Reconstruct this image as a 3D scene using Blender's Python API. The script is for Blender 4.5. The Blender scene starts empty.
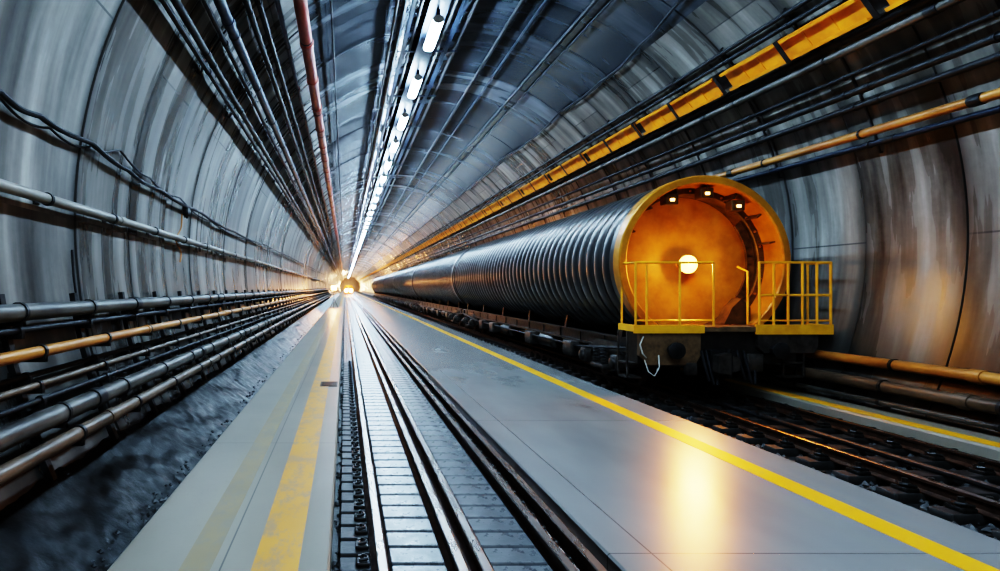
import bpy, bmesh, math, random
from mathutils import Vector, noise
random.seed(7)
C = bpy.context.scene.collection
PI = math.pi
F = 620.0; VX = 345.0; VY = 288.0          # focal length (px) and vanishing point used to set up the lens
XC, ZC, R = 3.0, 0.8, 6.2                  # tunnel axis and radius
Y0, YE = -7.05, 400.0
RING0, RINGW = 7.35, 1.8

# ------------------------------------------------------------------ mesh helper
class MB:
    def __init__(s): s.v = []; s.f = []
    def add(s, vs, fs):
        b = len(s.v); s.v += [tuple(p) for p in vs]; s.f += [tuple(b+i for i in q) for q in fs]; return s
    def box(s, x0, x1, y0, y1, z0, z1):
        return s.add([(x0,y0,z0),(x1,y0,z0),(x1,y1,z0),(x0,y1,z0),(x0,y0,z1),(x1,y0,z1),(x1,y1,z1),(x0,y1,z1)],
                     [(0,3,2,1),(4,5,6,7),(0,1,5,4),(1,2,6,5),(2,3,7,6),(3,0,4,7)])
    def bbox(s, x0, x1, y0, y1, z0, z1, c=.01):   # box with chamfered edges
        def ring(i, z): return [(x0+i,y0+c,z),(x0+c,y0+i,z),(x1-c,y0+i,z),(x1-i,y0+c,z),(x1-i,y1-c,z),(x1-c,y1-i,z),(x0+c,y1-i,z),(x0+i,y1-c,z)]
        rs = [ring(c*.7, z0), ring(0, z0+c), ring(0, z1-c), ring(c*.7, z1)]
        vs = [p for r in rs for p in r]; fs = []
        for k in range(3):
            for i in range(8):
                j = (i+1) % 8; fs.append((k*8+i, k*8+j, k*8+8+j, k*8+8+i))
        fs.append(tuple(range(7,-1,-1))); fs.append(tuple(range(24,32)))
        return s.add(vs, fs)
    def obox(s, c, h, ax):   # c centre, h half sizes, ax three unit vectors
        c = Vector(c); ax = [Vector(a) for a in ax]; vs = []
        for sz in (-1,1):
            for sx, sy in ((-1,-1),(1,-1),(1,1),(-1,1)):
                vs.append(c+ax[0]*h[0]*sx+ax[1]*h[1]*sy+ax[2]*h[2]*sz)
        return s.add(vs, [(0,3,2,1),(4,5,6,7),(0,1,5,4),(1,2,6,5),(2,3,7,6),(3,0,4,7)])
    def tube(s, pts, r, n=10):
        pts = [Vector(p) for p in pts]; vs = []; fs = []; up = None
        for i, p in enumerate(pts):
            t = (pts[min(i+1,len(pts)-1)]-pts[max(i-1,0)]).normalized()
            if up is None: up = t.orthogonal().normalized()
            up = (up - t*up.dot(t)).normalized(); w = t.cross(up)
            for k in range(n):
                a = 2*PI*k/n; vs.append(p+up*math.cos(a)*r+w*math.sin(a)*r)
        for i in range(len(pts)-1):
            for k in range(n):
                j = (k+1) % n; fs.append((i*n+k, i*n+j, i*n+n+j, i*n+n+k))
        fs.append(tuple(range(n-1,-1,-1))); fs.append(tuple(range((len(pts)-1)*n, len(pts)*n)))
        return s.add(vs, fs)
    def lathe(s, o, ax, prof, n=24, close=False):
        o = Vector(o); ax = Vector(ax).normalized(); u = ax.orthogonal().normalized(); w = ax.cross(u); vs = []; fs = []
        for t, r in prof:
            for k in range(n):
                a = 2*PI*k/n; vs.append(o+ax*t+(u*math.cos(a)+w*math.sin(a))*max(r,1e-4))
        m = len(prof)
        for i in range(m if close else m-1):
            i2 = (i+1) % m
            for k in range(n):
                j = (k+1) % n; fs.append((i*n+k, i*n+j, i2*n+j, i2*n+k))
        return s.add(vs, fs)
    def prism(s, poly, a0, a1, axis='y'):
        n = len(poly)
        if axis == 'y': vs = [(p[0],a0,p[1]) for p in poly]+[(p[0],a1,p[1]) for p in poly]
        else: vs = [(a0,p[0],p[1]) for p in poly]+[(a1,p[0],p[1]) for p in poly]
        fs = [(i,(i+1)%n,(i+1)%n+n,i+n) for i in range(n)]+[tuple(range(n-1,-1,-1)), tuple(range(n,2*n))]
        return s.add(vs, fs)
    def build(s, name, mat, parent=None, ang=35, loc=None):
        me = bpy.data.meshes.new(name); me.from_pydata(s.v, [], s.f)
        b = bmesh.new(); b.from_mesh(me); bmesh.ops.recalc_face_normals(b, faces=b.faces); b.to_mesh(me); b.free()
        me.materials.append(mat)
        me.polygons.foreach_set('use_smooth', [True]*len(me.polygons))
        me.set_sharp_from_angle(angle=math.radians(ang))
        o = bpy.data.objects.new(name, me); C.objects.link(o)
        if parent: o.parent = parent
        if loc: o.location = loc
        return o

def thing(name, label, cat, loc=(0,0,0), group=None):
    o = bpy.data.objects.new(name, None); C.objects.link(o); o.location = loc; o.empty_display_size = .1
    o['label'] = label; o['category'] = cat
    if group: o['group'] = group
    return o
def tag(o, label, cat, group=None, kind=None):
    o['label'] = label; o['category'] = cat
    if group: o['group'] = group
    if kind: o['kind'] = kind
    return o
def struct(o, label=None):
    o['kind'] = 'structure'
    if label: o['label'] = label
    return o
def dup(root, loc, label=None):
    r = root.copy(); C.objects.link(r); r.location = loc
    if label: r['label'] = label
    for ch in list(root.children):
        c = ch.copy(); C.objects.link(c); c.parent = r
        for g in list(ch.children):
            d = g.copy(); C.objects.link(d); d.parent = c
    return r

# ------------------------------------------------------------------ materials
class NT:
    def __init__(s, name):
        s.m = bpy.data.materials.new(name); s.m.use_nodes = True; s.t = s.m.node_tree; s.b = s.t.nodes['Principled BSDF']
        s.co = s.t.nodes.new('ShaderNodeTexCoord').outputs['Object']
    def L(s, a, b): s.t.links.new(a, b)
    def put(s, inp, v):
        if isinstance(v, bpy.types.NodeSocket): s.L(v, inp)
        elif v is not None: inp.default_value = v
    def math(s, op, a, b=None, c=None, clamp=False):
        n = s.t.nodes.new('ShaderNodeMath'); n.operation = op; n.use_clamp = clamp
        for i, v in enumerate((a,b,c)): s.put(n.inputs[i], v)
        return n.outputs[0]
    def comb(s, x, y, z):
        n = s.t.nodes.new('ShaderNodeCombineXYZ')
        for i, v in enumerate((x,y,z)): s.put(n.inputs[i], v)
        return n.outputs[0]
    def sep(s):
        n = s.t.nodes.new('ShaderNodeSeparateXYZ'); s.L(s.co, n.inputs[0]); return n.outputs
    def noise(s, vec, scale, detail=4, rough=.6):
        n = s.t.nodes.new('ShaderNodeTexNoise'); s.put(n.inputs['Vector'], vec)
        n.inputs['Scale'].default_value = scale; n.inputs['Detail'].default_value = detail; n.inputs['Roughness'].default_value = rough
        return n.outputs['Fac']
    def white(s, vec):
        n = s.t.nodes.new('ShaderNodeTexWhiteNoise'); s.put(n.inputs['Vector'], vec); return n.outputs['Value']
    def ramp(s, fac, stops):
        n = s.t.nodes.new('ShaderNodeValToRGB'); s.L(fac, n.inputs[0]); e = n.color_ramp.elements
        while len(e) < len(stops): e.new(.5)
        for i, (p, c) in enumerate(stops):
            e[i].position = p; e[i].color = (c[0],c[1],c[2],1) if not isinstance(c, (int,float)) else (c,c,c,1)
        return n.outputs[0]
    def mix(s, fac, a, b, mode='MIX'):
        n = s.t.nodes.new('ShaderNodeMix'); n.data_type = 'RGBA'; n.blend_type = mode
        s.put(n.inputs[0], fac); s.put(n.inputs[6], a); s.put(n.inputs[7], b); return n.outputs[2]
    def bump(s, h, strength=.3, dist=.02):
        n = s.t.nodes.new('ShaderNodeBump'); n.inputs['Strength'].default_value = strength; n.inputs['Distance'].default_value = dist
        s.L(h, n.inputs['Height']); s.L(n.outputs[0], s.b.inputs['Normal'])
def c4(c): return (c[0],c[1],c[2],1)

def simple(name, a, b, rough=.5, metal=0, scale=6, rvar=.15, bump=.15, stretch=(1,1,1), coat=0, spec=.5):
    t = NT(name); x = t.sep()
    v = t.comb(t.math('MULTIPLY', x[0], stretch[0]), t.math('MULTIPLY', x[1], stretch[1]), t.math('MULTIPLY', x[2], stretch[2]))
    f = t.noise(v, scale)
    t.L(t.ramp(f, [(.32,a),(.68,b)]), t.b.inputs['Base Color'])
    g = t.noise(v, scale*2.3)
    t.L(t.math('ADD', t.math('MULTIPLY', t.math('SUBTRACT', g, .5), rvar*2), rough, clamp=True), t.b.inputs['Roughness'])
    t.b.inputs['Metallic'].default_value = metal
    t.b.inputs['Coat Weight'].default_value = coat
    t.b.inputs['Specular IOR Level'].default_value = spec
    if bump: t.bump(t.noise(v, scale*6), bump, .005)
    return t.m
def emis(name, col, st):
    t = NT(name); t.b.inputs['Base Color'].default_value = c4(col)
    t.b.inputs['Emission Color'].default_value = c4(col); t.b.inputs['Emission Strength'].default_value = st
    return t.m

def wall_mat(name, lo, tint, hi, pale, dirtk, jdark, r0, r1, grime, cellk, ringk, bumpk, sx, finek, stops):
    t = NT(name); x, y, z = t.sep()[:3]
    ang = t.math('ARCTAN2', t.math('SUBTRACT', z, ZC), t.math('SUBTRACT', x, XC))
    arc = t.math('MULTIPLY', ang, R)
    ring = t.math('FLOOR', t.math('DIVIDE', t.math('SUBTRACT', y, RING0), RINGW))
    par = t.math('PINGPONG', ring, 1)
    seg = t.math('ADD', t.math('DIVIDE', arc, 4.87), t.math('MULTIPLY', par, .5))
    fr = t.math('FRACT', seg); sid = t.math('FLOOR', seg)
    jl = t.math('LESS_THAN', t.math('MULTIPLY', t.math('MINIMUM', fr, t.math('SUBTRACT', 1, fr)), 4.87), .014)
    cell = t.white(t.comb(ring, sid, 3.3)); ringv = t.white(t.comb(ring, 7.7, 1.1))
    streak = t.noise(t.comb(t.math('MULTIPLY', arc, .22), t.math('MULTIPLY', y, sx), ring), 1.0, 4, .55)
    blot = t.noise(t.comb(t.math('MULTIPLY', arc, .7), y, cell), .4, 4, .5)
    fine = t.noise(t.comb(arc, y, 0), 9, 5, .7)
    f = t.math('ADD', t.math('MULTIPLY', streak, .7), t.math('MULTIPLY', blot, .3))
    f = t.math('ADD', f, t.math('MULTIPLY', t.math('SUBTRACT', cell, .5), cellk))
    f = t.math('ADD', f, t.math('MULTIPLY', t.math('SUBTRACT', ringv, .5), ringk))  # random tone per ring; on the crown, paler rings imitate lamp highlights
    f = t.math('ADD', f, t.math('MULTIPLY', t.math('SUBTRACT', fine, .5), finek))
    col = t.ramp(f, [(stops[0],lo),(stops[1],tint),(stops[2],hi),(stops[3],pale)])
    d = t.math('FRACT', t.math('DIVIDE', t.math('SUBTRACT', y, RING0), RINGW))
    e = t.math('MINIMUM', d, t.math('SUBTRACT', 1, d))
    dirt = t.math('MULTIPLY', t.math('SUBTRACT', 1, t.math('DIVIDE', e, .12), clamp=True), t.math('MULTIPLY', streak, dirtk))
    col = t.mix(dirt, col, (.022,.021,.02,1))
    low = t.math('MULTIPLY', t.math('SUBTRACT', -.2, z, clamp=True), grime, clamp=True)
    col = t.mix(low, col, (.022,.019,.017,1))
    col = t.mix(t.math('MULTIPLY', jl, jdark), col, (.02,.02,.02,1))
    t.L(col, t.b.inputs['Base Color'])
    t.L(t.math('ADD', t.ramp(streak, [(.3,r0),(.7,r1)]), t.math('MULTIPLY', t.math('SUBTRACT', ringv, .5), .14)), t.b.inputs['Roughness'])
    h = t.math('SUBTRACT', t.math('ADD', t.math('MULTIPLY', fine, .15), t.math('MULTIPLY', blot, .8)), t.math('MULTIPLY', t.math('MULTIPLY', jl, jdark), .5))
    t.bump(h, bumpk, .03)
    return t.m
M = {}
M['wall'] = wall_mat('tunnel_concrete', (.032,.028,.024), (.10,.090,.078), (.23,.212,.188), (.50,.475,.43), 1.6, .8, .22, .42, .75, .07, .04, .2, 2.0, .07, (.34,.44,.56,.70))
M['ceil'] = wall_mat('shaded_crown_concrete', (.014,.016,.020), (.030,.034,.041), (.062,.070,.084), (.20,.22,.26), .35, 0, .15, .27, 0, 0, .13, .06, 1.0, .02, (.36,.46,.56,.70))  # darker, bluer copy of the lining; the crown's shade is in its colour

def slab_mat(name, a, b, jy, jx, rough, spk):
    t = NT(name); x, y, z = t.sep()[:3]
    f = t.noise(t.co, .6, 3, .5); g = t.noise(t.comb(t.math('MULTIPLY', x, 1.6), t.math('MULTIPLY', y, .5), z), .8, 3, .5)
    col = t.ramp(t.math('ADD', t.math('MULTIPLY', f, .4), t.math('MULTIPLY', g, .6)), [(.25,a),(.75,b)])
    fy = t.math('FRACT', t.math('DIVIDE', y, jy)); cid = t.math('FLOOR', t.math('DIVIDE', y, jy))
    val = t.white(t.comb(cid, 4, 4))
    col = t.mix(t.math('MULTIPLY', val, .12), col, (.05,.05,.05,1))
    l = t.math('LESS_THAN', t.math('MULTIPLY', fy, jy), .012)
    for jj in jx: l = t.math('MAXIMUM', l, t.math('LESS_THAN', t.math('ABSOLUTE', t.math('SUBTRACT', x, jj)), .006))
    sp = t.noise(t.co, 14, 6, .75)
    col = t.mix(t.math('MULTIPLY', t.math('SUBTRACT', sp, .58, clamp=True), spk), col, (.08,.07,.06,1))
    col = t.mix(t.math('MULTIPLY', l, .8), col, (.04,.04,.04,1))
    t.L(col, t.b.inputs['Base Color'])
    t.L(t.math('ADD', t.math('MULTIPLY', g, .10), rough), t.b.inputs['Roughness'])
    t.bump(t.math('SUBTRACT', t.math('MULTIPLY', sp, .3), t.math('MULTIPLY', l, 1)), .16, .01)
    return t.m
M['platform'] = slab_mat('platform_concrete', (.155,.152,.147), (.24,.236,.226), 4.2, (2.08,), .20, .3)
M['walk'] = slab_mat('walkway_concrete', (.18,.155,.12), (.33,.29,.235), 7.2, (-.80,), .28, 1.2)
def paint(name, col, wear, under=(.26,.23,.18)):
    t = NT(name); x = t.sep(); f = t.noise(t.comb(x[0], t.math('MULTIPLY', x[1], .45), x[2]), 5, 8, .72)
    c = t.ramp(f, [(wear,under),(wear+.12,col)])
    t.L(t.mix(t.noise(t.co, 2), c, c4([k*.75 for k in col])), t.b.inputs['Base Color']); t.b.inputs['Roughness'].default_value = .40
    return t.m
M['yline'] = paint('golden_line_paint', (.92,.42,.008), .30)
M['yworn'] = paint('worn_yellow_paint', (.70,.32,.04), .40)
M['yfaint'] = paint('faint_yellow_paint', (.33,.25,.14), .42)
M['bed'] = simple('dark_track_bed', (.008,.008,.008), (.028,.026,.024), .5, 0, 9, .2, .6, spec=.3)
M['rock'] = simple('wet_dirt', (.0025,.002,.0018), (.013,.010,.008), .45, 0, 4, .35, .7, spec=.08)
M['sleeper'] = simple('wet_grey_sleeper_concrete', (.045,.048,.053), (.12,.125,.13), .30, 0, 5, .15, .3)
M['sleeper2'] = simple('dark_sleeper_concrete', (.012,.011,.010), (.04,.037,.034), .5, 0, 5, .15, .4)
M['railrust'] = simple('rusty_rail_steel', (.04,.02,.013), (.12,.063,.04), .42, .5, 8, .15, .3)
M['railtop'] = simple('polished_rail_steel', (.26,.225,.205), (.40,.35,.32), .27, 1, 5, .08, .05, (1,.1,1))
M['clip'] = simple('black_clip_steel', (.012,.012,.012), (.05,.045,.04), .35, .6, 12)
M['black'] = simple('black_cable_sheath', (.005,.005,.006), (.016,.016,.018), .55, 0, 10, spec=.3)
M['blacksteel'] = simple('black_steel', (.008,.008,.009), (.028,.027,.027), .5, .3, 6, spec=.35)
M['bluesteel'] = simple('blue_grey_steel', (.022,.032,.052), (.06,.08,.12), .42, .5, 5)
M['spine'] = simple('dark_blue_tray_steel', (.006,.010,.020), (.016,.024,.042), .5, .2, 5, spec=.3)
M['barrel'] = simple('corrugated_dark_steel', (.06,.058,.058), (.115,.11,.105), .34, .7, .7, .03, 0)
M['yellow'] = simple('yellow_paint', (.72,.31,.012), (.90,.44,.02), .42, 0, 4, .12, .1)
M['tray'] = simple('orange_yellow_tray_paint', (.70,.22,.008), (.94,.36,.015), .42, 0, 2.5, .12, .1)
M['orange'] = simple('amber_metal_paint', (.38,.145,.012), (.66,.28,.022), .34, .25, 2.2, .12, .1)
M['bulk'] = simple('amber_bulkhead_paint', (.34,.135,.012), (.62,.28,.028), .42, .1, 1.8, .12, .1)
M['amberdark'] = simple('dark_amber_steel', (.05,.026,.008), (.15,.075,.02), .45, .2, 5)
M['opipe'] = simple('orange_pipe_paint_and_warm_light', (.28,.10,.018), (.52,.23,.045), .4, .1, 4, .1, .15, (1,.3,1))  # real paint on right-wall pipes; on the left rack pipe, painted warm light
M['brown'] = simple('brown_pipe_paint', (.05,.034,.022), (.15,.10,.065), .42, .1, 3, .1, .25, (1,.5,1))
M['red'] = simple('red_brown_pipe_paint', (.22,.035,.02), (.44,.085,.05), .4, .1, 4, .1, .2, (1,.3,1))
M['grey'] = simple('grey_conduit', (.03,.027,.024), (.12,.11,.095), .42, .2, 3, .12, .25, (1,.5,1))
M['greypale'] = simple('pale_grey_conduit', (.12,.108,.09), (.27,.245,.21), .42, .1, 3, .12, .2, (1,.3,1))
M['deck'] = simple('brown_deck_plate', (.09,.055,.03), (.20,.12,.06), .5, .1, 7)
M['under'] = simple('underframe_steel', (.028,.024,.021), (.10,.086,.075), .40, .45, 6)
M['sill'] = simple('dark_sill_steel', (.010,.009,.008), (.035,.030,.027), .45, .4, 6)
M['hose'] = simple('pale_hose', (.4,.38,.33), (.6,.58,.5), .5)
M['wood'] = simple('weathered_timber', (.35,.14,.04), (.55,.26,.10), .7, 0, 4, .1, .4, (8,1,1))
M['glass'] = simple('dark_glass', (.03,.03,.035), (.06,.06,.07), .08, 0, 2, 0, 0)
M['cool'] = emis('cool_white_tube', (.52,.76,1.0), 190)
M['warm'] = emis('warm_flood_lens', (1.0,.50,.085), 10)
M['pilot'] = emis('small_amber_lens', (1.0,.55,.16), 8)
M['head'] = emis('headlamp_lens', (1.0,.44,.12), 90)

# ------------------------------------------------------------------ cross-section helpers
def hit(dx, dz, off):
    rr = R-off; a = dx*dx+dz*dz; b = -2*(dx*XC+dz*ZC); c = XC*XC+ZC*ZC-rr*rr
    t = (-b+math.sqrt(b*b-4*a*c))/(2*a); return dx*t, dz*t
def cs(px, py, off): return hit(px-VX, VY-py, off)
def wp(px, py, off):
    x, z = cs(px, py, off); k = x/(px-VX) if abs(px-VX) > abs(VY-py) else z/(VY-py)
    return Vector((x, F*k, z))
def ang(x, z): return math.atan2(z-ZC, x-XC)
def onc(a, off): return XC+(R-off)*math.cos(a), ZC+(R-off)*math.sin(a)

# ------------------------------------------------------------------ setting
def shell(name, a0, a1, mat):
    mb = MB(); n = int(round((a1-a0)/2)); rows = []; y = Y0; rnd = random.Random(3)
    while y < YE:
        j = rnd.uniform(-.012, .012)
        rows += [(y+.009, .03), (y+.016, j), (y+RINGW-.016, j), (y+RINGW-.009, .03)]
        y += RINGW
    vs = []; fs = []
    for (yy, dr) in rows:
        for i in range(n+1):
            a = math.radians(a0+(a1-a0)*i/n); vs.append((XC+(R+dr)*math.cos(a), yy, ZC+(R+dr)*math.sin(a)))
    w = n+1
    for r in range(len(rows)-1):
        for i in range(n): fs.append((r*w+i, r*w+i+1, r*w+w+i+1, r*w+w+i))
    mb.add(vs, fs); return struct(mb.build(name, mat, ang=20))
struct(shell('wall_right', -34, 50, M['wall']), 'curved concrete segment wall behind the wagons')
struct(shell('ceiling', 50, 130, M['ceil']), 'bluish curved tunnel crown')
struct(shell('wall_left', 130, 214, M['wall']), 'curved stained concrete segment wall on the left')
struct(MB().box(-5, 11, YE+1, YE+1.3, -5, 9).build('wall_back', M['walk']), 'far end of the tunnel')

struct(MB().prism([(-.1,-2.06),(1.78,-2.06),(1.78,-2.5),(-.1,-2.5)], Y0, YE).build('track_bed', M['bed']), 'dark bed of the middle track')
struct(MB().prism([(1.78,-2.5),(1.78,-1.815),(1.795,-1.8),(4.66,-1.8),(4.7,-1.84),(4.7,-2.5)], Y0, YE).build('platform', M['platform']), 'wide smooth grey platform right of the middle track')
struct(MB().prism([(-1.54,-2.5),(-1.54,-1.83),(-1.51,-1.8),(-.115,-1.8),(-.1,-1.815),(-.1,-2.5)], Y0, YE).build('walkway', M['walk']), 'pale concrete walkway left of the middle track')
struct(MB().prism([(4.7,-2.5),(4.7,-2.25),(7.9,-2.25),(7.9,-2.5)], Y0, YE).build('track_bed', M['bed']), 'dark bed of the wagon track')
struct(MB().prism([(7.9,-2.5),(7.9,-1.97),(7.93,-1.94),(8.9,-1.94),(8.9,-2.5)], Y0, YE).build('wall_ledge', M['walk']), 'narrow concrete ledge below the right wall')
struct(MB().prism([(-2.3,-2.6),(-1.54,-2.6),(-1.54,-2.24),(-2.3,-2.24)], Y0, YE).build('trench_floor', M['bed']), 'dark drain trench beside the walkway')
mb = MB(); vs = []; fs = []; nx = 26; ys = [-6, 0]+[3.2+.06*i for i in range(300)]+[21.3+.3*i for i in range(100)]+[52+3*i for i in range(60)]
for y in ys:
    for i in range(nx+1):
        t = i/nx; x = -1.66-1.19*t; z = -2.30+.70*t
        n = noise.noise(Vector((x*3, y*1.2, 0)))*.04+noise.noise(Vector((x*8, y*6, 3)))*.02+abs(noise.noise(Vector((x*18, y*15, 8))))*.018
        vs.append((x, y, z+n*(1 if t < .97 else .2)))
for r in range(len(ys)-1):
    for i in range(nx): fs.append((r*(nx+1)+i, r*(nx+1)+i+1, (r+1)*(nx+1)+i+1, (r+1)*(nx+1)+i))
struct(MB().add(vs, fs).build('trench_bank', M['rock'], ang=50), 'dark wet sloping trench side below the left pipes')

struct(MB().box(3.95, 4.17, Y0, YE, -1.8, -1.796).build('trim_1', M['yline']), 'bright golden safety line along the wide platform')
struct(MB().box(-.60, -.30, Y0, YE, -1.8, -1.796).build('trim_2', M['yworn']), 'worn orange-yellow stripe on the left walkway')
struct(MB().box(-1.06, -.86, Y0, YE, -1.8, -1.797).build('trim_4', M['yfaint']), 'faint yellowish band along the outer part of the left walkway')
struct(MB().box(7.96, 8.18, Y0, YE, -1.94, -1.936).build('trim_3', M['yline']), 'yellow line along the ledge under the right wall')

def stone(mb, c, r, rnd):
    vs = []
    for p in ((1,0,0),(-1,0,0),(0,1,0),(0,-1,0),(0,0,1),(0,0,-1)):
        vs.append((c[0]+p[0]*r*rnd.uniform(.6,1.3), c[1]+p[1]*r*rnd.uniform(.6,1.3), c[2]+p[2]*r*rnd.uniform(.5,1)))
    mb.add(vs, [(0,2,4),(2,1,4),(1,3,4),(3,0,4),(2,0,5),(1,2,5),(3,1,5),(0,3,5)])
mb = MB(); rnd = random.Random(5)
for i in range(900):
    y = 3.2+rnd.random()**2*42; t = rnd.random()**2; x = -1.62-.3*t
    stone(mb, (x, y, -2.25+.18*t), rnd.uniform(.012,.035), rnd)
tag(mb.build('rubble', M['sleeper2'], ang=10), 'loose wet dark rubble in the trench left of the walkway', 'rubble', kind='stuff')
mb = MB()
for i in range(5200):
    y = 5+rnd.random()**1.6*34; x = rnd.uniform(4.75, 7.85)
    stone(mb, (x, y, -2.23), rnd.uniform(.02,.06), rnd)
tag(mb.build('ballast', M['sleeper2'], ang=10), 'dark ballast stones around the wagon track', 'ballast', kind='stuff')
mb = MB()
for i in range(2600):
    y = 3+rnd.random()**2*30; x = rnd.uniform(-.09, .3) if rnd.random() < .6 else rnd.uniform(1.4,1.77)
    stone(mb, (x, y, -2.05), rnd.uniform(.012,.035), rnd)
tag(mb.build('ballast', M['sleeper2'], ang=10), 'dark ballast crumbs along the edges of the middle track', 'ballast', kind='stuff')

# ------------------------------------------------------------------ rails
def rail(x, top, ya, yb, label, h=.15):
    prof = [(-.065,0),(.065,0),(.065,.012),(.012,.032),(.012,h-.045),(.033,h-.035),(.033,h-.012),(-.033,h-.012),(-.033,h-.035),(-.012,h-.045),(-.012,.032),(-.065,.012)]
    t = thing('rail', label, 'rail', (x, ya, top-h))
    MB().prism(prof, 0, yb-ya).build('rail_body', M['railrust'], t)
    MB().prism([(-.033,h-.012),(.033,h-.012),(.033,h-.005),(.026,h),(-.026,h),(-.033,h-.005)], 0, yb-ya).build('rail_head', M['railtop'], t)
    return t
RT = -1.83
rail(.25, RT, 2, 190, 'rail nearest the pale left walkway')
rail(.77, RT, 2, 190, 'left one of the close rail pair in the middle of the track')
rail(.93, RT, 2, 190, 'right one of the close rail pair in the middle of the track')
rail(1.49, RT-.01, 2, 190, 'inner rail of the pair beside the wide grey platform')
rail(1.67, RT, 2, 190, 'outer rail touching the left edge of the wide grey platform')
rail(6.10, -2.0, 4, 130, 'near rail under the corrugated wagons')
rail(7.53, -2.0, 4, 130, 'far rail of the wagon track, beside the yellow-lined ledge')
tag(MB().tube([(5.15,4,-2.19),(5.15,130,-2.19)], .05, 10).build('conduit', M['blacksteel']), 'low black conduit lying between the platform edge and the wagon rails', 'conduit')
tag(MB().tube([(6.85,4,-2.11),(6.85,60,-2.11)], .04, 10).build('conduit', M['blacksteel']), 'low black conduit lying between the two wagon rails', 'conduit')

def clip(mb, x, z, s):
    mb.bbox(x-.05, x+.05, -.06, .06, z, z+.03, .008)
    mb.tube([(x-.03*s,-.045,z+.045),(x+.03*s,-.04,z+.055),(x+.035*s,.0,z+.05),(x+.0*s,.04,z+.05),(x-.035*s,.03,z+.045)], .011, 6)
    mb.lathe((x,0,z+.03), (0,0,1), [(0,.02),(.02,.02),(.02,.011),(.045,.011),(.045,0)], 8)
    return mb
G1 = 'grey sleepers of the middle track'
def slp():
    return MB().bbox(-.04, 1.74, -.115, .115, -2.17, -2.075, .01), MB().bbox(.32, .70, -.125, .125, -2.08, -2.01, .012), MB().bbox(1.01, 1.42, -.125, .125, -2.08, -2.01, .012)
s0 = thing('sleeper', 'grey concrete crosspiece between the rails of the middle track', 'sleeper', (0,3.3,.09), G1)
A_, B_, C_ = slp()
A_.build('base_block', M['sleeper2'], s0); B_.build('panel', M['sleeper'], s0); C_.build('panel', M['sleeper'], s0)
for x, s in ((.13,1),(1.58,1)): clip(MB(), x, -2.075, s).build('rail_clip', M['clip'], s0)
for i in range(1, 46): dup(s0, (0, 3.3+.29*i, .09))
A_, B_, C_ = slp(); A_.add(B_.v, B_.f); A_.add(C_.v, C_.f)
s1 = tag(A_.build('sleeper', M['sleeper']), s0['label'], 'sleeper', G1)
s1.location = (0, 3.3+.29*46, .09)
for i in range(47, 298):
    c = s1.copy(); C.objects.link(c); c.location = (0, 3.3+.29*i, .09)
G2 = 'dark sleepers of the wagon track'
s0 = thing('sleeper', 'dark concrete sleeper with bolted clips under the wagon rails', 'sleeper', (0,4.8,0), G2)
MB().bbox(5.75, 7.84, -.13, .13, -2.27, -2.15, .015).build('block', M['sleeper2'], s0)
for x, s in ((5.96,-1),(6.24,1),(7.39,-1),(7.67,1)):
    m = MB(); m.bbox(x-.075, x+.075, -.10, .10, -2.15, -2.105, .012)
    m.lathe((x,0,-2.105), (0,0,1), [(0,.05),(.035,.05),(.04,.032),(.085,.030),(.09,0)], 8)
    m.tube([(x-.05*s,-.08,-2.09),(x+.03*s,-.07,-2.075),(x+.05*s,.0,-2.08),(x+.02*s,.07,-2.08),(x-.05*s,.05,-2.09)], .018, 6)
    m.build('rail_clip', M['clip'], s0)
for i in range(1, 26): dup(s0, (0, 4.8+.6*i, 0))
s1 = tag(MB().bbox(5.75, 7.84, -.13, .13, -2.27, -2.15, .015).build('sleeper', M['sleeper2']), s0['label'], 'sleeper', G2)
s1.location = (0, 4.8+.6*26, 0)
for i in range(27, 90):
    c = s1.copy(); C.objects.link(c); c.location = (0, 4.8+.6*i, 0)
a0 = thing('kerb_anchor', 'black bolted anchor block at the foot of the platform kerb', 'anchor', (5.40,5.2,-2.25), 'anchor blocks by the platform kerb')
MB().bbox(-.11,.11,-.12,.12,0,.09,.015).build('block', M['clip'], a0)
MB().lathe((0,0,.09),(0,0,1),[(0,.045),(.035,.045),(.035,.022),(.09,.022),(.09,0)],8).build('bolt', M['clip'], a0)
for i in range(1, 26): dup(a0, (5.40, 5.2+.6*i, -2.25))

# ------------------------------------------------------------------ pipes
def pipe(x, z, r, mat, name, label, cat, collar=None, ya=-5, yb=396, cm=None, n=12, group=None, phase=0):
    if collar:
        t = thing(name, label, cat, (x, ya, z), group)
        MB().tube([(0,0,0),(0,yb-ya,0)], r, n).build('pipe_body' if name == 'pipe' else 'body', mat, t)
        y = collar*.5+phase; k = 0
        while y < yb-ya-1 and k < 30:
            m = MB().lathe((0,y-.09,0), (0,1,0), [(0,r),(0,r*1.18),(.03,r*1.2),(.15,r*1.2),(.18,r*1.18),(.18,r)], n); y += collar; k += 1
            m.build('coupling', cm or mat, t)
        return t
    return tag(MB().tube([(x,ya,z),(x,yb,z)], r, n).build(name, mat), label, cat, group)

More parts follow.
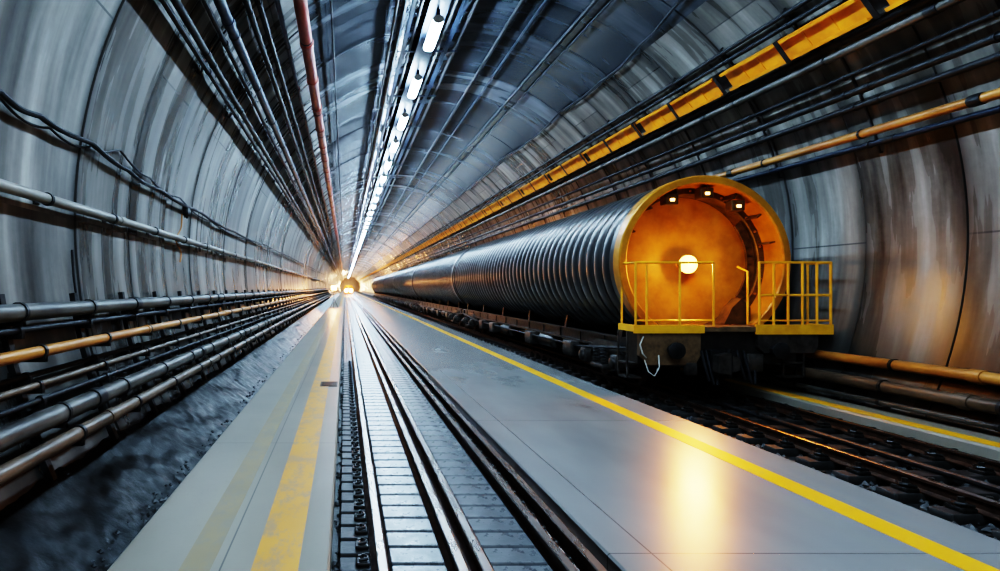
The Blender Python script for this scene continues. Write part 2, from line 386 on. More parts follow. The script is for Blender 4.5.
low = [ (314, .080, .22, 'grey', 'pipe', 'thick grey pipe at the top of the low rack on the left wall', 5.4),
        (333, .032, .18, 'black', 'cable', 'black cable just above the orange pipe of the left rack', None),
        (360, .052, .34, 'opipe', 'pipe', 'pipe on the left wall rack, coloured orange-brown as if warmly lit', 5.4),  # warm light on this pipe is put into its colour
        (384, .026, .16, 'black', 'cable', 'black cable directly below the orange-brown pipe on the left rack', None),
        (397, .032, .24, 'brown', 'pipe', 'thin brown pipe midway down the left rack', 5.4),
        (415, .028, .22, 'black', 'cable', 'black cable just above the thickest grey pipe low on the left', None),
        (440, .088, .36, 'grey', 'pipe', 'thickest grey pipe near the bottom of the left rack', 4.5),
        (476, .066, .44, 'brown', 'pipe', 'lowest brown pipe above the wet trench side on the left', 4.5)]
lowpts = []
for py, r, off, m, nm, lb, col in low:
    x, z = cs(0, py, off); lowpts.append((x, z, r))
    pipe(x, z, r, M[m], nm, lb, 'pipe' if nm == 'pipe' else 'cable', col, cm=M['blacksteel'] if m == 'grey' else None)
def rack(full):
    m = MB(); a0, a1 = ang(*lowpts[0][:2])-.03, ang(*lowpts[-1][:2])+.05
    if a0 < 0: a0 += 2*PI
    if a1 < 0: a1 += 2*PI
    pts = [onc(a0+(a1-a0)*i/8, .07) for i in range(9)]
    for i in range(8):
        (xa,za),(xb,zb) = pts[i], pts[i+1]; d = Vector((xb-xa,0,zb-za)); L = d.length; d.normalize()
        m.obox(((xa+xb)/2,0,(za+zb)/2), (.03,.04,L/2+.004), ((d.z,0,-d.x),(0,1,0),d))
    arms = []
    for x, z, r in lowpts:
        am = MB()
        wx, wz = onc(ang(x, z), .05)
        am.box(min(wx,x), x+.05, -.025, .025, z-r-.04, z-r-.005)
        am.box(x+.04, x+.05, -.025, .025, z-r-.04, z-r+.03)
        am.lathe((x,-.022,z), (0,1,0), [(0,r+.001),(0,r+.014),(.044,r+.014),(.044,r+.001)], 12)
        arms.append(am)
    if full:
        t = thing('pipe_rack', 'black steel rack holding the low pipes on the left wall', 'pipe rack', (0,0,0), 'low pipe racks on the left wall')
        m.build('post', M['blacksteel'], t)
        for am in arms: am.build('arm', M['blacksteel'], t)
        return t
    for am in arms: m.add(am.v, am.f)
    return tag(m.build('pipe_rack', M['blacksteel']), 'black steel rack holding the low pipes on the left wall', 'pipe rack', 'low pipe racks on the left wall')
t = rack(True); t.location.y = 4.0
for i in range(1, 18): dup(t, (0, 4.0+1.5*i, 0))
t = rack(False); t.location.y = 4.0+1.5*18
for i in range(19, 70):
    c = t.copy(); C.objects.link(c); c.location.y = 4.0+1.5*i

x, z = cs(0, 185, .13)
pipe(x, z, .055, M['greypale'], 'pipe', 'pale grey pipe running alone across the middle of the left wall', 'pipe', 5.4)
def clampmesh(x, z, r, off):
    a = ang(x, z); m = MB(); wx, wz = onc(a, 0.0); d = Vector((wx-x,0,wz-z)); L = d.length; d.normalize()
    m.obox(((x+wx)/2,0,(z+wz)/2), (L/2,.02,.02), (d,(0,1,0),(-d.z,0,d.x)))
    m.lathe((x,-.025,z), (0,1,0), [(0,r+.001),(0,r+.014),(.05,r+.014),(.05,r+.001)], 12)
    m.obox((wx-d.x*.01,0,wz-d.z*.01), (.01,.05,.06), (d,(0,1,0),(-d.z,0,d.x)))
    return m
c0 = tag(clampmesh(x, z, .055, .13).build('pipe_clamp', M['blacksteel']), 'black clamp fixing the lone grey pipe to the left wall', 'clamp', 'clamps of the lone grey pipe')
c0.location.y = 4.6
for i in range(1, 45):
    c = c0.copy(); C.objects.link(c); c.location.y = 4.6+1.8*i

bund = [(163,.045,'black'),(175,.060,'blacksteel'),(204,.045,'black'),(219,.088,'bluesteel'),(246,.055,'blacksteel'),(258,.055,'black'),(277,.045,'bluesteel')]
for px, r, m in bund:
    x, z = cs(px, 0, .12+r)
    if px == 219: pipe(x, z, r, M[m], 'conduit', 'thickest blue-grey conduit in the middle of the upper left bundle', 'conduit', 6)
    elif px == 277: pipe(x, z, r, M[m], 'conduit', 'thin blue-grey conduit of the bundle next to the red pipe', 'conduit', 6)
    elif px == 175: pipe(x, z, r, M[m], 'conduit', 'black conduit near the lower edge of the upper left bundle', 'conduit', 6)
    elif px == 246: pipe(x, z, r, M[m], 'conduit', 'black conduit between the thickest conduit and the red pipe', 'conduit', 6)
    else: pipe(x, z, r, M[m], 'cable', 'plain black cable in the upper left bundle', 'cable', None, group='black cables of the upper left bundle', n=8)
x, z = cs(300, 0, .30); pipe(x, z, .130, M['red'], 'pipe', 'thick red-brown pipe high on the left of the tunnel', 'pipe', 2.4, phase=.4)
x, z = cs(331, 0, .12); pipe(x, z, .024, M['black'], 'cable', 'single thin black cable between the red pipe and the lamps', 'cable', n=8)
def strut(pa, pb, label, group, drops=()):
    a0, a1 = ang(*cs(pa[0],pa[1],.1)), ang(*cs(pb[0],pb[1],.1)); m = MB(); n = 8
    for i in range(n):
        A, B = a0+(a1-a0)*i/n, a0+(a1-a0)*(i+1)/n
        xa, za = onc(A, .05); xb, zb = onc(B, .05); d = Vector((xb-xa,0,zb-za)); L = d.length; d.normalize()
        m.obox(((xa+xb)/2,0,(za+zb)/2), (.014,.018,L/2+.003), ((d.z,0,-d.x),(0,1,0),d))
    for A in (a0, (a0+a1)/2, a1):
        xa, za = onc(A, -.01); xb, zb = onc(A, .06); m.tube([(xa,0,za),(xb,0,zb)], .018, 6)
    for (x, z, r) in drops:
        A = ang(x, z); xb, zb = onc(A, .04)
        m.tube([(xb,0,zb),(x,0,z)], .012, 6); m.lathe((x,-.02,z), (0,1,0), [(0,r+.001),(0,r+.012),(.04,r+.012),(.04,r+.001)], 12)
    return tag(m.build('cable_bracket', M['blacksteel']), label, 'bracket', group)
dr = [(*cs(px, 0, .12+r), r) for px, r, m in bund]+[(*cs(300, 0, .30), .130)]
b0 = strut((152,0), (318,0), 'curved black bracket carrying the upper left bundle', 'brackets of the upper left bundle', dr)
b0.location.y = 5.1
for i in range(1, 50):
    c = b0.copy(); C.objects.link(c); c.location.y = 5.1+2.7*i

def cable(pts, r, mat, label, name='cable', off=.06, sub=8, sag=0):
    P = [wp(a, b, off) for a, b in pts]; out = []
    P = [P[0]]+P+[P[-1]]
    for i in range(1, len(P)-2):
        for k in range(sub):
            t = k/sub; p0, p1, p2, p3 = P[i-1], P[i], P[i+1], P[i+2]
            q = .5*((2*p1)+(-p0+p2)*t+(2*p0-5*p1+4*p2-p3)*t*t+(-p0+3*p1-3*p2+p3)*t**3)
            q.z -= sag*math.sin(PI*t); out.append(q)
    out.append(P[-1])
    return tag(MB().tube(out, r, 8).build(name, mat), label, 'cable')
cable([(-60,52),(0,92),(40,116),(92,143),(128,170),(160,190),(200,212),(235,232),(265,245),(290,257),(312,268),(325,275)], .030, M['black'], 'heavy black cable sagging across the left wall above the lone grey pipe', sag=.04, off=.09)
cable([(-40,66),(0,98),(50,128),(92,146),(120,150),(150,178),(180,198),(212,222),(250,241),(290,260),(320,273)], .014, M['black'], 'thin black cable tangled with the heavy sagging cable on the left wall', sag=.07, off=.04)
cable([(182,214),(181,228),(176,240),(181,252),(180,262)], .014, M['opipe'], 'short orange cable hanging down from the wall junction box', off=.03)
jb = wp(186, 211, .06)
t = thing('junction_box', 'small dark junction box on the left wall where the orange cable starts', 'box', jb)
MB().bbox(-.04,.05,-.12,.12,-.09,.09,.012).build('box', M['blacksteel'], t)
MB().bbox(.048,.062,-.10,.10,-.075,.075,.004).build('lid', M['blacksteel'], t)
for y in (-.07,.07): MB().lathe((0,y,-.09),(0,0,-1),[(0,.02),(.04,.02),(.05,.012),(.05,0)],10).build('gland', M['clip'], t)
cable([(72,250),(74,278),(78,308),(80,330)], .014, M['black'], 'thin black cable dropping down a ring joint of the left wall', off=.02)

for px, r, m, lb in ((523,.050,'black','black conduit on the crown just right of the lamp frame'),
                     (546,.028,'spine','thin blue-grey conduit on the crown, second right of the lamp frame'),
                     (596,.050,'black','black conduit on the crown midway between lamps and yellow tray'),
                     (612,.026,'black','thin black cable hugging the midway crown conduit')):
    x, z = cs(px, 0, .06+r); pipe(x, z, r, M[m], 'conduit' if r > .03 else 'cable', lb, 'conduit' if r > .03 else 'cable', 6 if r > .03 else None, n=8)
cable([(760,-52),(681,0),(640,45),(600,82),(560,112),(528,142),(500,160),(462,193),(430,220),(400,243),(380,257)], .028, M['black'], 'wavy black cable looping along the crown left of the yellow tray', sag=.06)

# ------------------------------------------------------------------ lamp frame and lamps
LX, LZ = 2.20, 6.40
def channel(x, z, s, label):
    t = thing('lamp_rail', label, 'beam', (x, Y0+1, z))
    MB().prism([(0,0),(.09*s,0),(.09*s,.012),(.012*s,.012),(.012*s,.128),(.09*s,.128),(.09*s,.14),(0,.14)], 0, 400).build('beam', M['spine'], t)
    return t
channel(1.56, 6.56, 1, 'long dark blue steel beam left of the ceiling lamps')
channel(2.86, 6.62, -1, 'long dark blue steel beam right of the ceiling lamps')
t = thing('lamp_tray', 'continuous dark blue tray directly above the row of ceiling lamps', 'tray', (LX, Y0+1, 6.60))
MB().prism([(-.24,-.04),(-.228,-.04),(-.228,.015),(.228,.015),(.228,-.04),(.24,-.04),(.24,.03),(-.24,.03)], 0, 400).build('tray_plate', M['spine'], t)
pipe(1.38, 6.53, .055, M['spine'], 'conduit', 'dark blue conduit hung outside the left lamp beam', 'conduit', 6, n=8)
pipe(1.20, 6.52, .035, M['black'], 'cable', 'black cable on the crown left of the dark blue lamp conduit', 'cable', n=8)
pipe(1.82, 6.72, .035, M['black'], 'cable', 'black feed cable just left of the ceiling lamps', 'cable', n=8)
pipe(2.64, 6.78, .045, M['black'], 'cable', 'black feed cable just right of the ceiling lamps', 'cable', n=8)
pipe(3.10, 6.74, .06, M['black'], 'cable', 'thick black cable outside the right lamp beam', 'cable', n=8)
m = MB(); m.box(1.20, 3.16, -.025, .025, 6.64, 6.68)
for x in (1.40, 2.88):
    zt = ZC+math.sqrt(R*R-(x-XC)**2); m.box(x-.015, x+.015, -.015, .015, 6.66, zt+.03)
c0 = tag(m.build('cross_bar', M['spine']), 'dark blue cross bar hanging from the crown between the lamp beams', 'cross bar', 'cross bars of the lamp frame')
c0.location.y = 13.4
for i in range(1, 56):
    c = c0.copy(); C.objects.link(c); c.location.y = 13.4+4.05*i
G = 'ceiling tube lamps'
l0 = thing('ceiling_lamp', 'glowing cool white tube lamp in the long row along the tunnel crown', 'lamp', (LX, 15.45, LZ), G)
MB().prism([(-.05,-.005),(.05,-.005),(.04,.17),(-.04,.17)], -.86, .86).build('housing', M['spine'], l0)
MB().prism([(.135*math.cos(a_*PI/6),-.08+.095*math.sin(a_*PI/6)) for a_ in range(12)], -.86, .86).build('diffuser', M['cool'], l0)
for s in (-1, 1): MB().prism([(.137*math.cos(a_*PI/6),-.08+.10*math.sin(a_*PI/6)) for a_ in range(12)], min(s*.86,s*.89), max(s*.86,s*.89)).build('end_cap', M['hose'], l0)
for i in list(range(-5, 0))+list(range(1, 92)):
    dup(l0, (LX, 15.45+4.05*i, LZ))

# ------------------------------------------------------------------ right wall: yellow tray and pipes
x, z = cs(878, 0, .42); a = ang(x, z)
t = thing('cable_tray', 'long orange-yellow cable tray along the upper right wall', 'cable tray', (x, 0, z))
ta = Vector((-math.sin(a),0,math.cos(a))); na = Vector((math.cos(a),0,math.sin(a)))
y = 2.0
for k in range(98):
    L = 3.30
    m = MB(); m.obox(na*.05+Vector((0,y+L/2,0)), (.010,L/2,.20), (na,(0,1,0),ta))
    for s in (-1,1):
        m.obox(ta*(s*.195)+Vector((0,y+L/2,0)), (.06,L/2,.009), (na,(0,1,0),ta))
        m.obox(ta*(s*.175)-na*.055+Vector((0,y+L/2,0)), (.006,L/2,.028), (na,(0,1,0),ta))
    for q in (.6,1.18,2.33,2.8): m.obox(na*.035+Vector((0,y+q,0)), (.012,.02,.185), (na,(0,1,0),ta))
    m.build('tray_panel', M['tray'], t)
    y += 3.6
m = MB(); m.obox(na*.10+Vector((0,180,0)), (.03,178,.14), (na,(0,1,0),ta)); m.build('back_channel', M['blacksteel'], t)
m = MB(); wx, wz = onc(a, -.01); L = (Vector((wx,0,wz))-Vector((x,0,z))).length
m.obox(na*(.12+(L-.12)/2), ((L-.12)/2,.03,.03), (na,(0,1,0),ta)); m.obox(-na*.070, (.006,.05,.225), (na,(0,1,0),ta))
for s in (-1,1): m.obox(na*.04+ta*(s*.218), (.11,.05,.008), (na,(0,1,0),ta))
m.obox(na*(L-.03), (.02,.06,.12), (na,(0,1,0),ta))
b = tag(m.build('tray_bracket', M['blacksteel']), 'black bracket strapping the yellow tray to the wall', 'bracket', 'brackets of the yellow tray')
b.location = (x, 3.65, z)
for i in range(1, 60):
    c = b.copy(); C.objects.link(c); c.location = (x, 3.65+1.8*i, z)
rp = [((808,0),.045,.10,'black','cable','upper of the two black cables above the yellow tray',None),
      ((830,0),.045,.16,'black','cable','black cable directly above the yellow tray',None),
      ((926,0),.060,.30,'blacksteel','conduit','black conduit directly under the yellow tray',6),
      ((954,0),.070,.30,'grey','pipe','grey pipe second below the yellow tray',5.4),
      ((1000,12),.040,.16,'black','cable','black cable third below the yellow tray',None),
      ((1000,36),.060,.26,'blacksteel','conduit','upper of two black conduits close above the orange pipe on the right wall',6),
      ((1000,56),.055,.20,'blacksteel','conduit','lower of two black conduits close above the orange pipe on the right wall',6),
      ((1000,93),.070,.26,'opipe','pipe','orange pipe passing over the tank end on the right wall',5.4),
      ((1000,109),.050,.18,'spine','conduit','blue-grey conduit right under the upper orange pipe',6)]
drr = []
for (px, py), r, off, m, nm, lb, col in rp:
    x, z = cs(px, py, off); drr.append((x, z, r)); pipe(x, z, r, M[m], nm, lb, nm, col, cm=M['blacksteel'])
b = strut((800,0), (850,0), 'short black strut holding the two cables above the yellow tray', 'struts above the yellow tray', drr[:2]); b.location.y = 7.2
for i in range(1, 50):
    c = b.copy(); C.objects.link(c); c.location.y = 7.2+1.8*i
b = strut((912,0), (1000,122), 'curved black bracket carrying the pipes below the yellow tray', 'brackets of the right wall pipes', drr[2:]); b.location.y = 5.6
for i in range(1, 60):
    c = b.copy(); C.objects.link(c); c.location.y = 5.6+2.4*i
for (px, py), r, off, m, lb in (((1000,380),.085,.17,'opipe','orange pipe low on the right wall, topmost of three above the ledge'),
                                ((1000,408),.095,.20,'brown','brown pipe low on the right wall, middle of three above the ledge'),
                                ((1000,428),.040,.16,'grey','thin grey pipe lying lowest above the right ledge')):
    x, z = cs(px, py, off)
    pipe(x, z, r, M[m], 'pipe', lb, 'pipe', 5.4)
    b = tag(clampmesh(x, z, r, off).build('pipe_clamp', M['blacksteel']), 'black clamp holding the low pipes above the right ledge', 'clamp', 'clamps of the low right pipes'); b.location.y = 6.2
    for i in range(1, 8):
        c = b.copy(); C.objects.link(c); c.location.y = 6.2+1.8*i

# ------------------------------------------------------------------ wagons (local: origin at rail top centre, front end)
CX = 6.8; RZ = -2.0; TY = 11.8; TR = 1.6; TZ = 2.5
def barrel_mesh(L):
    prof = [(0,TR-.02),(.02,TR),(.40,TR),(.42,TR-.02),(.43,TR-.08)]; y = .50
    while y < L-.6:
        for k in range(9):
            q = PI*k/8; prof.append((y+.34*(1-math.cos(q))/2, TR-.085+.085*math.sin(q)**.6))
        y += .42
    prof += [(L-.12,TR-.08),(L-.115,TR-.02),(L-.10,TR),(L-.02,TR),(L,TR-.02)]
    return MB().lathe((0,0,TZ), (0,1,0), prof, 96)
def bogie(parent, yc):
    m = MB()
    for s in (-1, 1):
        x0, x1 = s*1.02, s*1.14
        poly = [(-1.15,.62),(-1.15,.40),(-.75,.36),(-.60,.30),(-.35,.22),(.35,.22),(.60,.30),(.75,.36),(1.15,.40),(1.15,.62),(.75,.70),(.45,.86),(-.45,.86),(-.75,.70)]
        m.prism(poly, min(x0,x1), max(x0,x1), 'x')
    m.box(-1.1,1.1,-.22,.22,.35,.80); m.box(-1.02,1.02,-1.05,-.97,.40,.58); m.box(-1.02,1.02,.97,1.05,.40,.58)
    b = m.build('bogie', M['under'], parent, loc=(0,yc,0))
    for ys in (-.82,.82):
        MB().tube([(-1.0,ys,.46),(1.0,ys,.46)], .07, 12).build('axle', M['blacksteel'], b)
        for s in (-1,1):
            MB().lathe((s*.68,ys,.46),(s,0,0),[(-.03,.49),(.0,.49),(.01,.46),(.10,.455),(.11,.40),(.08,.38),(.06,.18),(.12,.14),(.12,0)],32).build('wheel', M['railrust'], b)
            MB().bbox(min(s*1.12,s*1.30),max(s*1.12,s*1.30),ys-.15,ys+.15,.32,.62,.03).lathe((s*1.30,ys,.46),(s,0,0),[(0,.12),(.05,.11),(.07,.06),(.07,0)],16).build('axle_box', M['under'], b)
    for s in (-1,1):
        for yy in (-.2,.2):
            pts = [(s*1.22+.065*math.cos(i*.7), yy+.065*math.sin(i*.7), .36+i*.0078) for i in range(46)]
            MB().tube(pts, .016, 6).build('spring', M['blacksteel'], b)
        MB().bbox(min(s*1.14,s*1.32),max(s*1.14,s*1.32),-.34,.34,.26,.36,.02).build('spring_plank', M['under'], b)
    return b
WL = 18.0
def wagon_common(t):
    barrel_mesh(WL).build('barrel', M['barrel'], t, ang=40)
    m = MB(); m.box(-.18,.18,.1,WL-.1,.62,.92)
    for s in (-1,1):
        m.prism([(s*1.00,.70),(s*1.12,.70),(s*1.12,.74),(s*1.04,.74),(s*1.04,.96),(s*1.12,.96),(s*1.12,1.0),(s*1.00,1.0)], .05, WL-.05)
    y = .6
    while y < WL:
        m.box(-1.06,1.06,y-.05,y+.05,.70,.96); y += 1.4
    m.build('underframe', M['sill'], t)
    y = 1.0
    while y < WL-.4:
        poly = [(1.12,.98)]+[((TR+.005)*math.cos(q), TZ+(TR+.005)*math.sin(q)) for q in [math.radians(d) for d in range(-44,-137,-8)]]+[(-1.12,.98)]
        MB().prism(poly, y-.07, y+.07).build('saddle', M['sill'], t); y += 3.2
    bogie(t, 1.75); bogie(t, WL-1.75)
    for yy in (5.2, 9.6):
        for s in (-1,1):
            MB().lathe((s*.98,yy,.52),(0,1,0),[(0,0),(.02,.14),(.08,.19),(1.1,.19),(1.16,.14),(1.18,0)],20).build('air_tank', M['under'], t)
    MB().tube([(-1.2,.3,.82),(-1.22,3,.62),(-1.22,8,.60),(-1.22,15,.62),(-1.2,17.6,.8)], .03, 8).build('brake_pipe', M['blacksteel'], t)
    for s, yy in ((-1,3.6),(-1,6.9),(-1,11.6),(-1,13.4)):
        MB().bbox(-1.30,-1.00,yy-.3,yy+.3,.34,.70,.03).build('equipment_box', M['under'], t)
w1 = thing('tank_wagon', 'nearest corrugated tube wagon with open yellow lit end and railed balcony', 'wagon', (CX,TY,RZ), 'corrugated tube wagons')
wagon_common(w1)
MB().lathe((0,0,TZ),(0,1,0),[(-.08,TR-.12),(-.10,TR-.10),(-.10,TR+.01),(-.08,TR+.03),(.16,TR+.03),(.18,TR+.01),(.18,TR-.02)],96).build('rim', M['orange'], w1)
MB().lathe((0,0,TZ),(0,1,0),[(-.08,TR-.12),(.10,TR-.12),(.80,TR-.15)],96).build('inner_wall', M['orange'], w1)
MB().lathe((0,0,TZ),(0,1,0),[(.42,TR-.13),(.42,TR-.24),(.46,TR-.26),(.80,TR-.27)],96).build('inner_ring', M['amberdark'], w1)
MB().lathe((0,0,TZ),(0,1,0),[(.80,TR-.14),(.80,1.10),(.82,.80),(.84,.4),(.84,0)],72).build('bulkhead', M['bulk'], w1)
for i in range(28):
    a_ = 2*PI*i/28; MB().lathe((1.41*math.cos(a_),.425,TZ+1.41*math.sin(a_)),(0,-1,0),[(0,.022),(.03,.022),(.03,0)],6).build('bolt', M['orange'], w1)
for a_ in (15,38,62,85,108,132,155):
    q = math.radians(a_); d = Vector((math.cos(q),0,math.sin(q))); e = Vector((-math.sin(q),0,math.cos(q)))
    MB().obox(Vector((0,.24,TZ))+d*1.43, (.06,.18,.016), (d,(0,1,0),e)).build('gusset', M['amberdark'], w1)
for px_, pz_ in ((.12,1.30),(.72,1.06),(-.55,1.18)):
    tb = MB().bbox(px_-.13,px_+.13,.04,.26,TZ+pz_-.08,TZ+pz_+.12,.02).build('top_lamp', M['amberdark'], w1)
    MB().bbox(px_-.04,px_+.04,.02,.04,TZ+pz_-.02,TZ+pz_+.03,.006).build('lens', M['pilot'], tb)
m = MB()
for i in range(9):
    q0 = math.radians(-34+i*8); q1 = math.radians(-26+i*8)
    p0, p1 = [Vector((1.22*math.cos(q),.48,TZ+1.22*math.sin(q))) for q in (q0,q1)]; d = (p1-p0).normalized()
    m.obox((p0+p1)/2, (.07,.03,(p1-p0).length/2+.01), ((d.z,0,-d.x),(0,1,0),d))
m.build('side_band', M['amberdark'], w1)
MB().prism([(.45,1.31),(.95,1.31),(.95,1.62),(.78,1.80),(.60,1.62)], .05, .35).build('valve_block', M['amberdark'], w1)
fl = MB().lathe((0,.82,TZ-.03),(0,-1,0),[(0,.05),(.18,.05),(.22,.14),(.34,.18),(.35,.18),(.35,.16),(.33,.15)],28).build('flood_lamp', M['yellow'], w1)
MB().lathe((0,.50,TZ-.03),(0,-1,0),[(0,.18),(.03,.178),(.09,.14),(.13,.08),(.14,0)],28).build('lens', M['warm'], fl)
DZ = 1.31; DY = -.60; DL = -1.55; DR = 2.00
MB().box(DL,DR,DY+.03,.05,DZ-.05,DZ-.012).build('deck', M['deck'], w1)
MB().box(DL-.03,-.30,DY,DY+.03,DZ-.13,DZ+.02).build('edge_trim', M['yellow'], w1)
MB().box(.62,DR+.03,DY,DY+.03,DZ-.15,DZ+.03).build('edge_trim', M['yellow'], w1)
MB().box(DL-.03,DL,DY+.03,.05,DZ-.10,DZ+.02).build('edge_trim', M['yellow'], w1)
MB().box(DR,DR+.03,DY+.03,.05,DZ-.10,DZ+.02).build('edge_trim', M['yellow'], w1)
MB().box(-.30,.62,DY,DY+.03,DZ-.10,DZ-.012).build('deck_edge', M['deck'], w1)
def rails(x0, x1, bars, mid, side):
    r = .022; m = MB(); top = DZ+1.15; fy = DY+.02
    for zz in ([top, DZ+.56] if mid else [top]):
        m.tube([(x0,fy,zz),(x1,fy,zz)], r, 8); m.tube([(side,fy,zz),(side,.0,zz)], r, 8)
    m.tube([(x0,fy,DZ+.10),(x1,fy,DZ+.10)], r*.7, 8)
    rl = m.build('handrail', M['yellow'], w1)
    for x in bars: MB().tube([(x,fy,DZ),(x,fy,top+.015)], r, 8).build('baluster', M['yellow'], rl)
    MB().tube([(side,-.02,DZ),(side,-.02,top)], r, 8).build('baluster', M['yellow'], rl)
rails(-1.54, -.13, (-1.54,-1.34,-.74,-.13), False, -1.54)
rails(.70, 1.99, (.70,.96,1.22,1.48,1.74,1.99), True, 1.99)
MB().tube([(.80,-.1,DZ),(.80,-.1,DZ+1.0),(.80,.2,DZ+1.1)], .02, 8).build('grab_rail', M['yellow'], w1)
MB().prism([(-1.46,DZ-.06),(-1.46,.78),(-1.30,.60),(-.45,.60),(-.35,.78),(-.35,DZ-.06)], -.56,-.46).build('head_plate', M['deck'], w1)
MB().prism([(.68,DZ-.06),(.68,.94),(.80,.82),(1.70,.82),(1.78,.92),(1.78,DZ-.06)], -.56,.10).build('end_box', M['under'], w1)
MB().box(-1.45,1.45,-.46,.02,.62,1.20).build('headstock', M['sill'], w1)
cp = MB().prism([(-.16,.42),(.16,.42),(.22,.62),(.22,.88),(-.22,.88),(-.22,.62)], -.66,-.40).build('coupler', M['blacksteel'], w1)
MB().prism([(-.20,.50),(.02,.46),(.02,.84),(-.20,.80)], -.86,-.66).build('coupler_jaw', M['under'], cp)
MB().prism([(.07,.50),(.20,.54),(.20,.76),(.07,.80)], -.82,-.66).build('coupler_jaw', M['under'], cp)
MB().lathe((.05,-.76,.40),(0,0,1),[(0,0),(0,.04),(.52,.04),(.52,0)],12).build('coupler_pin', M['blacksteel'], cp)
for s in (-.88, .98):
    MB().lathe((s,-.50,.88),(0,-1,0),[(0,.09),(.22,.08),(.22,.15),(.26,.15),(.27,.13),(.27,0)],24).build('buffer', M['blacksteel'], w1)
MB().tube([(-1.40,-.58,1.12),(-1.50,-.66,.98),(-1.46,-.68,.82),(-1.36,-.60,.74)], .013, 8).build('hose', M['hose'], w1)
MB().tube([(-1.12,-.57,.78),(-1.16,-.68,.58),(-1.26,-.70,.42),(-1.36,-.68,.50),(-1.38,-.58,.70)], .012, 8).build('hose', M['hose'], w1)
for dx, dep in ((-.34,.34),(-.26,.28),(.30,.36),(.42,.30)):
    MB().tube([(dx,-.56,.86),(dx-.02,-.68,.66),(dx+.05,-.72,dep),(dx+.14,-.68,dep-.03),(dx+.2,-.58,.5)], .026, 8).build('brake_hose', M['black'], w1)
MB().bbox(-.62,-.42,-.60,-.46,.42,.64,.02).build('valve_box', M['under'], w1)
MB().bbox(.50,.80,-.56,-.35,.48,.80,.02).build('valve_box', M['under'], w1)
m = MB()
for zz in (.36,.62): m.box(1.18,1.58,-.50,-.30,zz,zz+.03)
m.box(1.18,1.21,-.50,-.46,.36,1.2).box(1.55,1.58,-.50,-.46,.36,1.2); m.build('step', M['under'], w1)
m = MB()
for zz in (.34,.60): m.box(-1.62,-1.36,-.40,.0,zz,zz+.03)
m.box(-1.62,-1.59,-.40,-.37,.34,1.2).box(-1.62,-1.59,-.03,.0,.34,1.2); m.build('step', M['under'], w1)

w2 = thing('tank_wagon', 'corrugated tube wagon coupled directly behind the nearest one', 'wagon', (CX,TY+WL+.3,RZ), 'corrugated tube wagons')
wagon_common(w2)
for yy in (0.05, WL-.05): MB().lathe((0,yy,TZ),(0,1,0),[(0,TR-.02),(.005,.8),(.01,0)],48).build('end_plate', M['under'], w2)
MB().box(-.12,.12,-.29,.1,.66,.84).build('coupler', M['blacksteel'], w2)
for i, lb in ((2,'third corrugated tube wagon from the railed balcony'),(3,'fourth corrugated tube wagon from the railed balcony'),(4,'fifth corrugated tube wagon from the balcony, far down the tunnel'),(5,'farthest corrugated tube wagon, just a sliver near the vanishing point')):
    dup(w2, (CX, TY+(WL+.3)*i, RZ), lb)

# ------------------------------------------------------------------ far train and work lamp
TRY = 165
tr = thing('locomotive', 'small distant train with warm headlamps on the middle track', 'train', (.97,TRY,-1.83), None)
MB().prism([(-1.15,.35),(1.15,.35),(1.25,.8),(1.2,2.0),(.8,2.5),(-.8,2.5),(-1.2,2.0),(-1.25,.8)], 0, 12).build('body', M['orange'], tr)
MB().box(-.85,-.1,-.03,.02,1.75,2.2).box(.1,.85,-.03,.02,1.75,2.2).build('windscreen', M['glass'], tr)
MB().box(-1.1,1.1,-.15,0,.2,.5).build('buffer_beam', M['red'], tr)
for x in (-.62,.62):
    h = MB().lathe((x,0,1.15),(0,-1,0),[(0,.50),(.1,.50),(.1,.46)],16).build('headlamp', M['yellow'], tr)
    MB().lathe((x,-.06,1.15),(0,-1,0),[(0,.47),(.05,.34),(.07,0)],16).build('lens', M['head'], h)
for x in (-.7,.7):
    for y in (1.5,4,8,10.5): MB().lathe((x,y,.42),(1,0,0),[(-.05,0),(-.05,.42),(.05,.42),(.05,0)],20).build('wheel', M['railrust'], tr)
wl = thing('work_lamp', 'distant warm work lamp on a tripod at the end of the left walkway', 'lamp', (-1.0,56,-1.8))
MB().tube([(0,0,.6),(0,0,1.7)], .02, 8).build('mast', M['blacksteel'], wl)
for k in range(3):
    q = 2*PI*k/3+.4; MB().tube([(0,0,.85),(.42*math.cos(q),.42*math.sin(q),0.0)], .015, 8).build('leg', M['blacksteel'], wl)
h = MB().bbox(-.26,.26,-.08,.06,1.60,2.02,.02).build('lamp_head', M['yellow'], wl)
MB().box(-.22,.22,-.10,-.08,1.64,1.98).build('lens', M['head'], h)

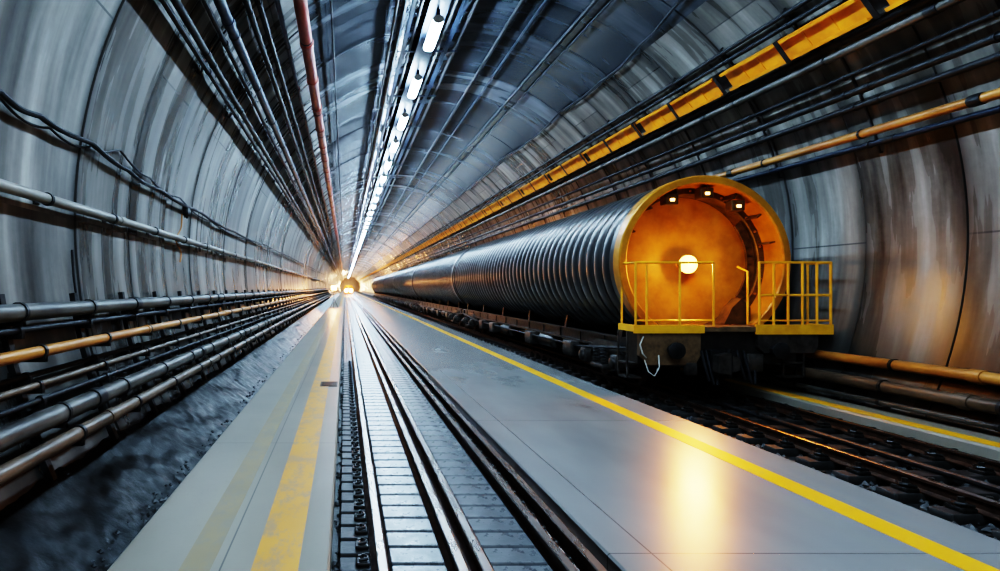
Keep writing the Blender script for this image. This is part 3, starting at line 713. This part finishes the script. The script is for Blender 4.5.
# ------------------------------------------------------------------ small things
t = thing('drain_cover', 'small dark drain cover at the track edge of the left walkway', 'drain cover', (-.30,11.6,-1.8))
MB().box(-.16,.16,-.28,.28,.0,.008).build('frame', M['blacksteel'], t)
m = MB()
for i in range(6): m.box(-.13,.13,-.23+i*.09,-.19+i*.09,.008,.014)
m.build('grate', M['clip'], t)
tag(MB().obox((-1.93,4.05,-2.04), (.012,.22,.018), (Vector((.8,0,.6)),Vector((.35,.93,.0)).normalized(),Vector((-.6,0,.8)))).build('timber_stick', M['wood']), 'orange timber stick lying on the wet bank', 'timber')

# ------------------------------------------------------------------ light from the lamps, and added fill
def light(kind, name, loc, e, col, r):
    l = bpy.data.lights.new(name, kind); l.energy = e; l.color = col; l.shadow_soft_size = r
    o = bpy.data.objects.new(name, l); C.objects.link(o); o.location = loc; return o
light('POINT', 'flood_light', (CX, TY+.28, RZ+TZ-.03), 42, (1,.50,.09), .10)
s = light('SPOT', 'flood_beam', (CX, TY+.22, RZ+TZ-.03), 620, (1,.36,.05), .22)
s.data.spot_size = math.radians(84); s.data.spot_blend = .9
s.rotation_euler = (Vector((3.4, 6.4, -1.8))-s.location).to_track_quat('-Z','Y').to_euler()
light('POINT', 'far_light', (.9, TRY-1.6, -.3), 1500, (1,.45,.15), .3)
light('POINT', 'end_fill', (2.0, 380, 1.0), 9000, (1,.50,.18), .5)  # added warm fill without a fixture, brightens the end wall
light('POINT', 'end_fill', (2.0, 290, 3.0), 5000, (1,.55,.22), .5)  # second added fill, no fixture, warms the distant lining
light('POINT', 'work_light', (-1.0, 55.6, .02), 400, (1,.45,.15), .15)

w = bpy.data.worlds.new('World'); bpy.context.scene.world = w; w.use_nodes = True
w.node_tree.nodes['Background'].inputs[0].default_value = (1.0,.95,.88,1); w.node_tree.nodes['Background'].inputs[1].default_value = .35

cam = bpy.data.cameras.new('Camera'); co = bpy.data.objects.new('Camera', cam); C.objects.link(co)
co.location = (0,0,0); co.rotation_euler = (PI/2,0,0)
cam.sensor_width = 36; cam.lens = F/1000*36; cam.shift_x = (500-VX)/1000; cam.shift_y = (VY-285.5)/1000; cam.clip_end = 600; cam.clip_start = .05
bpy.context.scene.camera = co
vs_ = bpy.context.scene.view_settings
vs_.view_transform = 'Filmic'; vs_.look = 'Very High Contrast'; vs_.exposure = 0.25
